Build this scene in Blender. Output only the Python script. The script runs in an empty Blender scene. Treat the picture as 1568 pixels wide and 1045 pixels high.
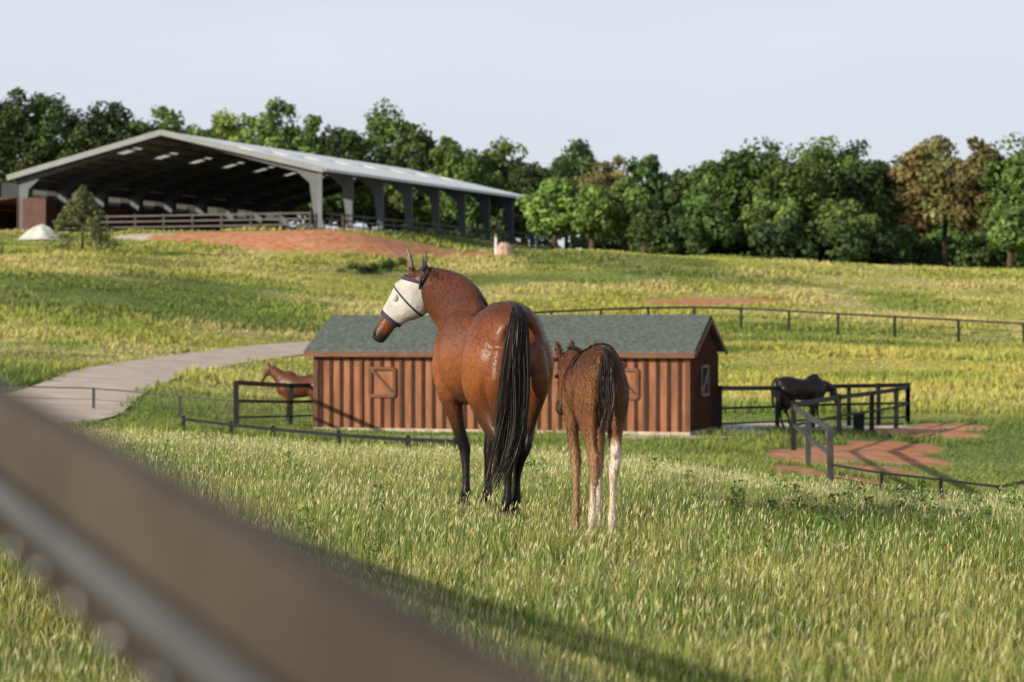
import bpy, math
import numpy as np
from mathutils import Vector
R=np.random.RandomState(7)
F=85/36*1568.0
scene=bpy.context.scene
# ------------------------------------------------ helpers
def vnoise(x,y,s,seed=0):
    x=np.asarray(x,float)/s+100.3+seed*17.1; y=np.asarray(y,float)/s+200.7+seed*5.3
    xi=np.floor(x).astype(np.int64); yi=np.floor(y).astype(np.int64)
    fx=x-xi; fy=y-yi; fx=fx*fx*(3-2*fx); fy=fy*fy*(3-2*fy)
    def h(a,b):
        n=(a*374761393+b*668265263+seed*1442695041)&0x7fffffff
        n=((n^(n>>13))*1274126177)&0x7fffffff
        n=(n^(n>>16))&0xffff
        return n/65535.0
    return (h(xi,yi)*(1-fx)+h(xi+1,yi)*fx)*(1-fy)+(h(xi,yi+1)*(1-fx)+h(xi+1,yi+1)*fx)*fy
def fbm(x,y,s,seed=0,o=3):
    v=0;a=1;t=0
    for i in range(o):
        v=v+a*vnoise(x,y,s/(2**i),seed+i); t+=a; a*=.55
    return v/t
def sstep(a,b,x):
    t=np.clip((x-a)/(b-a),0,1); return t*t*(3-2*t)
ds=[-30,5,16,22,30,40,50,64,75,90,110,137,160,180,195,210,240,400,1500]
pL=[-1.4,-1.4,-1.38,-1.40,-1.48,-1.80,-2.15,-2.3,-2.0,-1.2,0,2.2,4.4,6.0,7.3,7.9,8.2,9,10]
pC=[-1.4,-1.4,-1.4,-1.46,-1.72,-2.2,-2.6,-2.85,-2.85,-2.4,-1.6,-.4,1.8,4.3,6.0,6.6,6.9,8,9]
pR=[-1.4,-1.4,-1.46,-1.72,-2.5,-3.1,-3.3,-3.1,-2.8,-2.3,-1.6,-.9,.8,2.7,4.2,4.6,4.7,5,6]
dd=np.arange(-30,1500,.5)
def prof(p):
    t=np.interp(dd,ds,p); k=np.hanning(19); k/=k.sum()
    tp=np.pad(t,9,mode='edge'); return np.convolve(tp,k,'valid')
TL,TC,TR=prof(pL),prof(pC),prof(pR)
# arena frame
AA=np.array([-15.1,190.]); AE1=np.array([-.9353,.3538]); AE2=np.array([.3538,.9353]); AS=27.35; AT=49.0; AZ=7.55
# shed frame
SR=np.array([4.54,62.]); SL=np.array([-5.30,65.]); SE1=(SR-SL)/np.linalg.norm(SR-SL); SE2=np.array([-SE1[1],SE1[0]]); SLEN=np.linalg.norm(SR-SL); SDEP=3.43; SZ=-2.8
def rectdist(x,y,o,e1,e2,a,b):
    s=(x-o[0])*e1[0]+(y-o[1])*e1[1]; t=(x-o[0])*e2[0]+(y-o[1])*e2[1]
    dx=np.maximum(np.maximum(-s,s-a),0); dy=np.maximum(np.maximum(-t,t-b),0)
    return np.hypot(dx,dy)
def terr(x,y):
    x=np.asarray(x,float); y=np.asarray(y,float)
    u=np.clip(x/np.maximum(y,8)/.212,-1.3,1.3)
    c=np.interp(y,dd,TC); l=np.interp(y,dd,TL); r=np.interp(y,dd,TR)
    w=np.abs(u); w=np.minimum(w,1); w=w*w*(3-2*w)
    z=c+np.where(u<0,(l-c)*w,(r-c)*w)
    z=z+sstep(60,110,y)*(fbm(x,y,28,3,2)-.5)*1.0+ (vnoise(x,y,3.1,9)-.5)*.05*(1-sstep(45,60,y))
    d=rectdist(x,y,AA,AE1,AE2,AS,AT); k=1-sstep(1.0,11,d); z=z*(1-k)+AZ*k
    d=rectdist(x,y,SL,SE1,SE2,SLEN,SDEP); k=1-sstep(.5,4,d); z=z*(1-k)+SZ*k
    return z
def tz(x,y): return float(terr(np.array([x]),np.array([y]))[0])
def gp(px,py,dmin=3):
    d=np.arange(dmin,500,.2); x=(px-784)/F*d; zr=(500-py)/F*d; z=terr(x,d)
    i=np.argmax(z>=zr)
    return np.array([x[i],d[i],z[i]])
def W(px,py,d): return np.array([(px-784)/F*d,d,(500-py)/F*d])
# ------------------------------------------------ materials
def nm(name):
    m=bpy.data.materials.new(name); m.use_nodes=True; return m,m.node_tree,m.node_tree.nodes['Principled BSDF']
def mat(name,col,rough=.7,ns=3.0,amt=.35,spec=.3,metal=0,stretch=(1,1,1),bump=0):
    m,nt,b=nm(name)
    tc=nt.nodes.new('ShaderNodeTexCoord'); mp=nt.nodes.new('ShaderNodeMapping'); mp.inputs['Scale'].default_value=stretch
    n=nt.nodes.new('ShaderNodeTexNoise'); n.inputs['Scale'].default_value=ns; n.inputs['Detail'].default_value=6
    r=nt.nodes.new('ShaderNodeMapRange'); r.inputs['From Min'].default_value=.3; r.inputs['From Max'].default_value=.7
    r.inputs['To Min'].default_value=1-amt; r.inputs['To Max'].default_value=1+amt
    v=nt.nodes.new('ShaderNodeVectorMath'); v.operation='SCALE'; v.inputs[0].default_value=col[:3]
    nt.links.new(tc.outputs['Object'],mp.inputs[0]); nt.links.new(mp.outputs[0],n.inputs['Vector']); nt.links.new(n.outputs['Fac'],r.inputs['Value'])
    nt.links.new(r.outputs[0],v.inputs['Scale']); nt.links.new(v.outputs[0],b.inputs['Base Color'])
    b.inputs['Roughness'].default_value=rough; b.inputs['Specular IOR Level'].default_value=spec; b.inputs['Metallic'].default_value=metal
    if bump:
        bp=nt.nodes.new('ShaderNodeBump'); bp.inputs['Strength'].default_value=bump; bp.inputs['Distance'].default_value=.02
        nt.links.new(n.outputs['Fac'],bp.inputs['Height']); nt.links.new(bp.outputs[0],b.inputs['Normal'])
    return m
def mat_attr(name,rough=.6,spec=.2,transl=0,ns=0,amt=.3,sheen=0,bump=0,bdist=.01,muscle=0):
    m,nt,b=nm(name)
    a=nt.nodes.new('ShaderNodeAttribute'); a.attribute_name='Col'
    col=a.outputs['Color']
    if ns:
        tc=nt.nodes.new('ShaderNodeTexCoord')
        n=nt.nodes.new('ShaderNodeTexNoise'); n.inputs['Scale'].default_value=ns; n.inputs['Detail'].default_value=7
        r=nt.nodes.new('ShaderNodeMapRange'); r.inputs['From Min'].default_value=.3; r.inputs['From Max'].default_value=.7
        r.inputs['To Min'].default_value=1-amt; r.inputs['To Max'].default_value=1+amt
        v=nt.nodes.new('ShaderNodeVectorMath'); v.operation='SCALE'
        nt.links.new(tc.outputs['Object'],n.inputs['Vector']); nt.links.new(n.outputs['Fac'],r.inputs['Value'])
        nt.links.new(col,v.inputs[0]); nt.links.new(r.outputs[0],v.inputs['Scale']); col=v.outputs[0]
        nrm=None
        if muscle:
            n2=nt.nodes.new('ShaderNodeTexNoise'); n2.inputs['Scale'].default_value=5.0; n2.inputs['Detail'].default_value=2; n2.inputs['Distortion'].default_value=.4
            nt.links.new(tc.outputs['Object'],n2.inputs['Vector'])
            b2=nt.nodes.new('ShaderNodeBump'); b2.inputs['Strength'].default_value=muscle; b2.inputs['Distance'].default_value=.05
            nt.links.new(n2.outputs['Fac'],b2.inputs['Height']); nrm=b2.outputs[0]; nt.links.new(nrm,b.inputs['Normal'])
        if bump:
            bp=nt.nodes.new('ShaderNodeBump'); bp.inputs['Strength'].default_value=bump; bp.inputs['Distance'].default_value=bdist
            if nrm: nt.links.new(nrm,bp.inputs['Normal'])
            nt.links.new(n.outputs['Fac'],bp.inputs['Height']); nt.links.new(bp.outputs[0],b.inputs['Normal'])
    nt.links.new(col,b.inputs['Base Color'])
    b.inputs['Roughness'].default_value=rough; b.inputs['Specular IOR Level'].default_value=spec
    if sheen: b.inputs['Sheen Weight'].default_value=sheen
    if transl:
        t=nt.nodes.new('ShaderNodeBsdfTranslucent'); mx=nt.nodes.new('ShaderNodeMixShader'); mx.inputs[0].default_value=transl
        nt.links.new(col,t.inputs['Color']); nt.links.new(b.outputs[0],mx.inputs[1]); nt.links.new(t.outputs[0],mx.inputs[2])
        nt.links.new(mx.outputs[0],nt.nodes['Material Output'].inputs['Surface'])
    return m
def npmesh(name,V,loops,starts,C=None,material=None,smooth=False,parent=None):
    me=bpy.data.meshes.new(name); V=np.asarray(V,np.float32)
    me.vertices.add(len(V)); me.vertices.foreach_set('co',V.ravel())
    me.loops.add(len(loops)); me.loops.foreach_set('vertex_index',np.asarray(loops,np.int32))
    me.polygons.add(len(starts)); me.polygons.foreach_set('loop_start',np.asarray(starts,np.int32))
    me.update(calc_edges=True)
    if C is not None:
        at=me.color_attributes.new('Col','FLOAT_COLOR','POINT')
        C4=np.ones((len(V),4),np.float32); C4[:,:3]=C; at.data.foreach_set('color',C4.ravel())
    if smooth: me.polygons.foreach_set('use_smooth',np.ones(len(starts),bool))
    ob=bpy.data.objects.new(name,me); scene.collection.objects.link(ob)
    if material: me.materials.append(material)
    if parent: ob.parent=parent
    return ob
def empty(name):
    e=bpy.data.objects.new(name,None); scene.collection.objects.link(e); return e
class MB:
    def __init__(s): s.v=[]; s.f=[]
    def hexa(s,p):
        b=len(s.v); s.v+= [tuple(q) for q in p]
        s.f+=[[b+i for i in q] for q in ((0,3,2,1),(4,5,6,7),(0,1,5,4),(1,2,6,5),(2,3,7,6),(3,0,4,7))]
    def beam(s,p,q,w,h,w2=None,h2=None):
        p=Vector(p);q=Vector(q);d=(q-p).normalized(); up=Vector((0,0,1))
        if abs(d.z)>.95: up=Vector((0,1,0))
        sd=d.cross(up).normalized(); u=sd.cross(d).normalized(); w2=w2 or w; h2=h2 or h
        P=[]
        for c,a,b in ((p,w,h),(q,w2,h2)):
            P+=[c-sd*a/2-u*b/2,c+sd*a/2-u*b/2,c+sd*a/2+u*b/2,c-sd*a/2+u*b/2]
        s.hexa(P)
    def prism(s,poly,off):
        n=len(poly); b=len(s.v); off=Vector(off)
        s.v+=[tuple(q) for q in poly]+[tuple(Vector(q)+off) for q in poly]
        s.f.append([b+i for i in range(n)][::-1]); s.f.append([b+n+i for i in range(n)])
        for i in range(n): j=(i+1)%n; s.f.append([b+i,b+j,b+n+j,b+n+i])
    def cyl(s,p,q,r,r2=None,n=12):
        p=Vector(p);q=Vector(q);d=(q-p).normalized(); up=Vector((0,0,1)) if abs(d.z)<.9 else Vector((0,1,0))
        a=d.cross(up).normalized(); c=a.cross(d); r2=r if r2 is None else r2; b=len(s.v)
        for ctr,rr in ((p,r),(q,r2)):
            for i in range(n):
                t=2*math.pi*i/n; s.v.append(tuple(ctr+a*rr*math.cos(t)+c*rr*math.sin(t)))
        for i in range(n): j=(i+1)%n; s.f.append([b+i,b+j,b+n+j,b+n+i])
        s.f.append([b+i for i in range(n)][::-1]); s.f.append([b+n+i for i in range(n)])
    def ob(s,name,m,parent=None,bevel=0,smooth=False):
        me=bpy.data.meshes.new(name); me.from_pydata(s.v,[],s.f); me.update(); me.materials.append(m)
        o=bpy.data.objects.new(name,me); scene.collection.objects.link(o)
        if parent: o.parent=parent
        if bevel:
            b=o.modifiers.new('bev','BEVEL'); b.width=bevel; b.segments=2
        if smooth:
            for p in me.polygons: p.use_smooth=True
        return o
# ------------------------------------------------ masks and meadow colour
dirtE=[]
for px,py,rx,ry in ((300,361,4,3),(360,362,4,3),(430,363,4.5,4),(500,365,4.5,4),(570,371,4,3.5),(630,379,3.5,2.5),(690,387,3.5,2),(740,391,2,1.5),
    (1040,464,3.4,1.5),(1090,462,3.4,1.7),(1150,461,3,1.4),
    (1222,700,.8,3.0),(1232,725,.8,2.8),(1242,745,.7,2.4),(1262,700,1.0,2.5),(1290,692,1.3,2.6),(1330,695,1.5,3.2),(1370,685,1.4,2.8),(1415,665,1.6,2.4),(1340,722,1.1,2.2),(1300,735,.8,1.8),(1455,655,1.2,1.8),(1390,705,1.0,2.0),
    (400,655,1.6,2.0),(440,660,1.4,1.8),(90,605,1.5,1.5),(60,405,3,1.5)):
    g=gp(px,py); dirtE.append((g[0],g[1],rx,ry))
gravE=[]
for px,py,rx,ry in ((1150,655,2.4,2.2),(1110,660,1.4,1.8),(1195,654,2.0,2.2),(240,362,4,2),(600,668,2.8,1.),(800,670,2.8,.9),(980,670,2.8,.9),(460,665,1.5,1.5),(1330,655,1.4,1.4)):
    g=gp(px,py); gravE.append((g[0],g[1],rx,ry))
def emask(E,x,y):
    m=np.zeros_like(x)
    for cx,cy,rx,ry in E:
        q=((x-cx)/rx)**2+((y-cy)/ry)**2
        m=np.maximum(m,1-q)
    return sstep(.04,.45,m+(fbm(x,y,1.3,21,4)-.5)*1.2*(m>0))
roadU=[(-60,626),(40,598),(110,572),(200,555),(300,541),(400,530),(490,523),(620,515)]
roadD=[(40,692),(175,640),(214,610),(248,590),(312,570),(390,555),(490,542),(620,532)]
rU=[gp(*p,dmin=45) for p in roadU]; rD=[gp(*p,dmin=45) for p in roadD]
def ev(P,t):
    P=np.array(P); n=len(P)-1; k=min(int(t*n),n-1); f=t*n-k
    a=P[max(k-1,0)];b=P[k];c=P[k+1];d=P[min(k+2,n)]
    return .5*((2*b)+(-a+c)*f+(2*a-5*b+4*c-d)*f*f+(-a+3*b-3*c+d)*f**3)
rU=[ev(rU,t) for t in np.linspace(0,1,60)]; rD=[ev(rD,t) for t in np.linspace(0,1,60)]
rpoly=[(p[0],p[1]) for p in rU]+[(p[0],p[1]) for p in rD[::-1]]
def inpoly(x,y,P):
    r=np.zeros(x.shape,bool); n=len(P)
    for i in range(n):
        x1,y1=P[i]; x2,y2=P[(i+1)%n]
        if y1==y2: continue
        c=((y1>y)!=(y2>y))&(x<(x2-x1)*(y-y1)/(y2-y1)+x1); r^=c
    return r
def lerp(a,b,t): return a*(1-t[:,None])+b*t[:,None]
def meadow(x,y):
    n=len(x)
    g=np.tile([.235,.295,.065],(n,1)); s=np.tile([.55,.47,.21],(n,1)); yl=np.tile([.40,.395,.10],(n,1)); dk=np.tile([.12,.175,.045],(n,1))
    far=sstep(60,95,y)
    a=fbm(x,y,11,31,4); b=fbm(x,y,6,41,4); c=fbm(x,y,16,51,4)
    col=lerp(g,yl,sstep(.3,.65,a))
    col=lerp(col,s,sstep(.40,.72,b)*(.3+.5*far))
    col=lerp(col,dk,sstep(.52,.70,c)*.75)
    u=x/np.maximum(y,5)
    yb=sstep(.03,.1,u)*sstep(78,92,y)*(1-sstep(120,145,y))
    col=lerp(col,np.tile([.46,.42,.10],(n,1)),yb*.7*sstep(.25,.6,b))
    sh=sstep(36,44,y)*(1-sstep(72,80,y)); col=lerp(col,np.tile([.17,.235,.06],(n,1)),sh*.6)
    return col
# ------------------------------------------------ terrain
rows=np.concatenate([np.arange(-25,6,1.5),np.arange(6,80,.45),np.arange(80,215,.8),215*1.03**np.arange(0,60)])
us=np.concatenate([np.linspace(-2.2,-.27,25)[:-1],np.linspace(-.27,.27,340),np.linspace(.27,2.2,25)[1:]])
D,U=np.meshgrid(rows,us,indexing='ij'); X=U*(np.maximum(D,0)+8); Z=terr(X.ravel(),D.ravel())
V=np.stack([X.ravel(),D.ravel(),Z],1)
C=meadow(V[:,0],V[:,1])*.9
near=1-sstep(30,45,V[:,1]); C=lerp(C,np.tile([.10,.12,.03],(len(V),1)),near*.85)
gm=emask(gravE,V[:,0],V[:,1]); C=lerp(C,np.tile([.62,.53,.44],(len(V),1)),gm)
dm=emask(dirtE,V[:,0],V[:,1])
dn=fbm(V[:,0],V[:,1],1.2,77,3); C=lerp(C,lerp(np.tile([.52,.18,.08],(len(V),1)),np.tile([.55,.32,.19],(len(V),1)),dn),dm)
ain=rectdist(V[:,0],V[:,1],AA,AE1,AE2,AS,AT)<.3; C[ain]=[.20,.14,.10]
nr,nc=D.shape; i=np.arange(nr-1)[:,None]*nc+np.arange(nc-1)[None,:]
q=np.stack([i,i+1,i+nc+1,i+nc],-1).reshape(-1,4)
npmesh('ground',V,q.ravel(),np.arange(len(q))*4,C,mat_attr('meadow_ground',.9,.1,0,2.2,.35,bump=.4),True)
# road
m_road=mat('gravel_road_mat',(.62,.51,.42),.95,.9,.16,.1)
V=[];nL=59;nW=14
for a in range(nL+1):
    p=rU[a]; q_=rD[a]
    for b in range(nW+1):
        f=b/nW; c=p*(1-f)+q_*f; V.append((c[0],c[1],tz(c[0],c[1])+.05))
fs=[[a*(nW+1)+b,(a+1)*(nW+1)+b,(a+1)*(nW+1)+b+1,a*(nW+1)+b+1] for a in range(nL) for b in range(nW)]
mb=MB(); mb.v=V; mb.f=fs; mb.ob('gravel_road',m_road,smooth=True)
# ------------------------------------------------ grass
GV=[];GC=[];GL=[];GS=[];goff=[0,0]
def blades(x,y,h,w,col,lean=.35,seed=0,z=None,seedhead=None,mids=.85,bd=.6):
    r=np.random.RandomState(seed); n=len(x)
    if z is None: z=terr(x,y)
    ya=r.uniform(0,2*np.pi,n); la=r.uniform(0,2*np.pi,n); l=np.abs(r.normal(0,lean,n))*h
    sx=np.cos(ya)*w/2; sy=np.sin(ya)*w/2; lx=np.cos(la)*l+.10*h; ly=np.sin(la)*l
    b=np.stack([x,y,z-.02],1); sd=np.stack([sx,sy,0*sx],1)
    md=b+np.stack([lx*.3,ly*.3,h*.55],1); tp=b+np.stack([lx,ly,h*np.clip(1-.25*(l/h)**2,.5,1)],1)
    P=np.stack([b-sd,b+sd,md+sd*mids,md-sd*mids,tp],1).reshape(-1,3)
    k=np.arange(n)*5+goff[0]
    lo=np.stack([k,k+1,k+2,k+3,k+3,k+2,k+4],1).ravel()
    st=np.stack([np.arange(n)*7,np.arange(n)*7+4],1).ravel()+goff[1]
    cc=np.stack([col*bd,col*bd,col,col,col*1.15],1).reshape(-1,3)  # darker base, lighter tip: shade between blades put into the colour
    GV.append(P);GC.append(cc);GL.append(lo);GS.append(st);goff[0]+=5*n;goff[1]+=7*n
    if seedhead is not None:
        L,wd,sc=seedhead; dr=(tp-md); dr/=np.linalg.norm(dr,axis=1)[:,None]
        s2=np.stack([np.cos(ya),np.sin(ya),0*ya],1)*(wd*np.sqrt(np.maximum(y,10)/13))[:,None]/2; LL=L*r.uniform(.6,1.3,n)[:,None]
        P=np.stack([tp-dr*.01,tp+dr*LL*.4+s2,tp+dr*LL,tp+dr*LL*.4-s2],1).reshape(-1,3)
        k=np.arange(n)*4+goff[0]; lo=np.stack([k,k+1,k+2,k+3],1).ravel(); st=np.arange(n)*4+goff[1]
        GV.append(P);GC.append(np.repeat(sc,4,0));GL.append(lo);GS.append(st);goff[0]+=4*n;goff[1]+=4*n
def scatter(n,d0,d1,pw,seed,spread=.24,extra=.5):
    r=np.random.RandomState(seed); t=r.rand(n); e=2-pw
    d=(d0**e+(d1**e-d0**e)*t)**(1/e); x=r.uniform(-1,1,n)*(spread*d+extra)
    return x,d
def jit(col,seed,a=.3):
    r=np.random.RandomState(seed); return col*r.uniform(1-a,1+a,(len(col),1))*r.uniform(.93,1.07,(len(col),3))
def keep(x,y):
    k=emask(dirtE,x,y)<.45; k&=emask(gravE,x,y)<.4; k&=~inpoly(x+(vnoise(x,y,.8,4)-.5)*.9,y+(vnoise(x,y,.8,14)-.5)*1.2,rpoly)
    k&=rectdist(x,y,SL,SE1,SE2,SLEN,SDEP)>.15; k&=rectdist(x,y,AA,AE1,AE2,AS,AT)>1.0
    return k
def hmap(x,y): return (.40+1.15*fbm(x,y,1.6,62,3))*(1-.35*sstep(24,34,y))*(1-.35*np.exp(-((x-.2)**2/1.2+(y-17.2)**2/4)))
x,y=scatter(320000,7.5,38,.8,1)
cl=fbm(x,y,.6,61,3); k=keep(x,y)&(R.rand(len(x))<.2+1.3*cl); x,y=x[k],y[k]
h=R.uniform(.07,.19,len(x))*hmap(x,y)
big=np.sqrt(np.maximum(y,9)/12)
nearcol=lerp(np.tile([.185,.30,.045],(len(x),1)),np.tile([.43,.44,.11],(len(x),1)),sstep(.36,.68,fbm(x,y,1.3,63,4)))
t=R.rand(len(x)); nearcol[t<.13]=[.60,.50,.24]; nearcol[(t>.13)&(t<.20)]=[.30,.18,.08]; nearcol[(t>.20)&(t<.38)]=[.075,.145,.025]
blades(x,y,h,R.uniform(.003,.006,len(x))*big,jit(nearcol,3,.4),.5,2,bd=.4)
x,y=scatter(80000,7.5,38,.7,4); k=keep(x,y)&(R.rand(len(x))<-.25+1.6*fbm(x,y,1.2,64,3)); x,y=x[k],y[k]
h=R.uniform(.12,.31,len(x))*hmap(x,y); big=np.sqrt(np.maximum(y,9)/12)
c=np.tile([.38,.41,.15],(len(x),1)); sc=lerp(np.tile([.76,.67,.40],(len(x),1)),np.tile([.42,.47,.17],(len(x),1)),R.rand(len(x))**1.2)
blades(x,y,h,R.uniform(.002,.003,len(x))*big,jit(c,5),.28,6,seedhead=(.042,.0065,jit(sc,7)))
x,y=scatter(90000,36,80,1.2,8); k=keep(x,y); x,y=x[k],y[k]
hh=np.where(y<46,.11,.08)*(1+1.2*sstep(.5,.7,fbm(x,y,5,65,2)))
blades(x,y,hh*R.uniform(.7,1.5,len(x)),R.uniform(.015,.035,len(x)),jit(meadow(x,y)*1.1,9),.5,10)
x,y=scatter(200000,76,225,1.3,11,.24,2); k=keep(x,y); x,y=x[k],y[k]
hh=(.08+.28*sstep(.3,.7,fbm(x,y,6,66,4)))*R.uniform(.6,1.3,len(x))
blades(x,y,hh,R.uniform(.05,.12,len(x))*y/120,jit(meadow(x,y)*1.15,12,.25),.5,13)
m_grass=mat_attr('grass_blades',.6,.15,.3)
npmesh('grass',np.concatenate(GV),np.concatenate(GL),np.concatenate(GS),np.concatenate(GC),m_grass)
def quads(c,nrm,size,asp,r):
    n=len(c); a=r.normal(size=(n,3)); t=np.cross(nrm,a); t/=np.linalg.norm(t,axis=1)[:,None]+1e-9; b=np.cross(nrm,t)
    t=t*size[:,None]; b=b*(size*asp)[:,None]
    return np.stack([c-t,c+b*.9-t*.1,c+t,c-b*.9+t*.15],1).reshape(-1,3)
r=np.random.RandomState(5); P=[];CC=[]
for i in range(75):
    if i<50: px=r.uniform(1100,1620); d=r.uniform(15,24)
    else: px=r.uniform(80,1600); d=r.uniform(12,24)
    if 640<px<1000 and d<21: continue
    x0=(px-784)/F*d; z0=tz(x0,d); H=r.uniform(.14,.34); n=60
    f=r.rand(n)**.8; rad=(.10*(1-f)+.035); an=r.uniform(0,6.28,n)
    c=np.stack([x0+np.cos(an)*rad*r.uniform(.3,1,n),d+np.sin(an)*rad*r.uniform(.3,1,n),z0+f*H],1)
    nr_=r.normal(size=(n,3))+[0,0,.8]; nr_/=np.linalg.norm(nr_,axis=1)[:,None]
    P.append(quads(c,nr_,r.uniform(.012,.028,n),.42,r)); CC.append(np.repeat(np.array([.12,.21,.05])*r.uniform(.7,1.5,(n,1)),4,0))
P=np.concatenate(P); npmesh('tall_weeds',P,np.arange(len(P)),np.arange(0,len(P),4),np.concatenate(CC),m_grass)
# ------------------------------------------------ trees
m_leaf=mat_attr('foliage',.6,.2,.18); m_bark=mat('bark',(.09,.065,.045),.9,2,.4)
def crown(c,rx,ry,rz,nl,lr,leaves,size,col,r,conic=False):
    Ps=[];Cs=[]
    for k in range(nl):
        v=r.normal(size=3); v/=np.linalg.norm(v)
        if v[2]<-.5: v[2]*=.5
        if v[1]>.6: v[1]*=-1
        s=r.uniform(.6,1.0)
        lc=np.array(c)+v*np.array([rx,ry,rz])*s
        f=0
        if conic:
            f=r.rand()**.9; lc=np.array(c)+[v[0]*rx*(1-f**1.6)*.95,v[1]*ry*(1-f**1.6)*.95,(f*2-1)*rz]
        L=lr*r.uniform(.55,1.3)
        if conic: L*=(1.1-.7*f)
        n=int(leaves*r.uniform(.7,1.2)); w=r.normal(size=(n,3)); w/=np.linalg.norm(w,axis=1)[:,None]
        p=lc+w*L*r.uniform(.6,1.18,(n,1))*np.array([1,1,.75])
        nn=w+r.normal(size=(n,3))*.5; nn/=np.linalg.norm(nn,axis=1)[:,None]
        Ps.append(quads(p,nn,size*r.uniform(.6,1.4,n),.8,r))
        cc=np.array(col)*r.uniform(.7,1.4)*r.uniform(.65,1.4,(n,1))
        Cs.append(np.repeat(cc,4,0))
    return np.concatenate(Ps),np.concatenate(Cs)
DG=(.062,.10,.032); MG=(.090,.150,.038); LG=(.175,.25,.06); OL=(.16,.145,.055); BG=(.042,.07,.028)
trees=[(-40,125,262,130,DG),(20,130,262,130,DG),(78,128,262,100,DG),(128,160,262,90,DG),(172,142,264,100,BG),(215,172,262,80,DG),(262,150,266,90,MG),(312,180,262,80,MG),(350,154,268,90,LG),(398,160,262,90,LG),(435,136,268,100,MG),
 (480,168,264,80,MG),(525,174,262,80,DG),(588,148,266,100,MG),(630,178,262,80,DG),(672,192,262,90,MG),(715,222,258,80,MG),(762,204,266,100,MG),(805,230,258,80,DG),
 (878,214,266,110,DG),(930,234,254,100,OL),(985,228,256,90,DG),(1030,256,258,80,DG),
 (848,275,214,95,LG),(905,280,213,80,LG),(955,268,216,95,LG),(985,300,213,60,MG),(800,300,240,60,MG),
 (1065,240,222,90,DG),(1105,222,220,130,MG),(1165,216,222,130,MG),(1215,228,216,120,MG),(1258,198,224,140,MG),(1315,212,222,130,DG),(1362,228,226,100,DG),(1405,214,222,90,OL),(1445,188,222,120,OL),(1500,204,218,100,OL),(1555,206,216,120,MG),(1620,210,218,120,MG),(1545,300,206,70,MG),(1080,300,212,90,MG),(1180,300,212,100,MG),(1290,300,212,100,MG)]
r=np.random.RandomState(11)
for i in range(40):
    px=-80+i*43; top=np.interp(px,[0,300,480,720,1040,1250,1568],[160,190,190,240,270,240,235])+r.uniform(-5,20)
    trees.append((px,top,285+r.uniform(-6,6),120,DG if i%3 else MG))
TP=[];TCc=[]; tb=MB()
for ti,(px,top,d,wp,col) in enumerate(trees):
    x0=(px-784)/F*d; z0=tz(x0,d); zt=(500-top)/F*d; H=zt-z0; wm=wp/F*d
    base=z0+H*.05; rz=(zt-base)/2
    back=ti>=44
    nl=int(30+H*1.2) if back else int(46+H*1.6)
    col=np.array(col)*r.uniform(.8,1.3)*np.array([r.uniform(.9,1.2),1,1])
    p,c=crown((x0,d,base+rz),wm*.46,wm*.46,rz*.9,nl,wm*.155,100,.27 if back else .22,col,r)
    TP.append(p);TCc.append(c)
    tb.cyl((x0,d,z0-.5),(x0+.2,d,z0+H*.5),.3,.16,8)
    for a in range(5):
        an=a*1.3+r.rand(); zz=z0+H*r.uniform(.25,.5)
        tb.cyl((x0,d,zz),(x0+math.cos(an)*wm*.35,d+math.sin(an)*wm*.35,zz+H*.25),.11,.04,6)
for i in range(115):
    px=r.uniform(-60,1640); d=r.uniform(232,262) if px<1000 else r.uniform(208,218)
    if 400<px<830: d=r.uniform(252,262)
    if i>=60: px=1000+(i-60)*12; d=r.uniform(226,236)
    x0=(px-784)/F*d; z0=tz(x0,d); p,c=crown((x0,d,z0+1.5),2.4,1.5,1.8,9,1.1,90,.24,[DG,MG,BG][i%3],r); TP.append(p);TCc.append(c)
tl=empty('distant_tree_line'); P=np.concatenate(TP)
npmesh('tree_foliage',P,np.arange(len(P)),np.arange(0,len(P),4),np.concatenate(TCc),m_leaf,parent=tl); tb.ob('tree_trunks',m_bark,tl)
# cedar at the arena
g=gp(126,386); ce=empty('cedar_tree'); H=102/F*g[1]; wr=48/F*g[1]
p,c=crown((g[0],g[1],g[2]+H*.50),wr*1.1,wr,H*.46,85,wr*.27,75,.10,(.15,.165,.07),r,True)
npmesh('foliage',p,np.arange(len(p)),np.arange(0,len(p),4),c,m_leaf,parent=ce)
mb=MB(); mb.cyl((g[0],g[1],g[2]-.2),(g[0],g[1],g[2]+H*.85),.13,.03)
for a in range(10):
    an=a*2.4; zz=g[2]+H*(.12+.07*a); L=wr*.8*(1-a*.08); mb.cyl((g[0],g[1],zz),(g[0]+math.cos(an)*L,g[1]+math.sin(an)*L,zz+.3),.04,.015,6)
mb.ob('trunk',m_bark,ce)
sb=[];sc_=[]
for px,py in ((540,415),(560,412),(585,410),(605,405)):
    g=gp(px,py+4); p,c=crown((g[0],g[1],g[2]+.25),.9,.7,.35,8,.35,70,.09,(.09,.13,.04),r); sb.append(p);sc_.append(c)
P=np.concatenate(sb); npmesh('meadow_shrubs',P,np.arange(len(P)),np.arange(0,len(P),4),np.concatenate(sc_),m_leaf)
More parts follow.
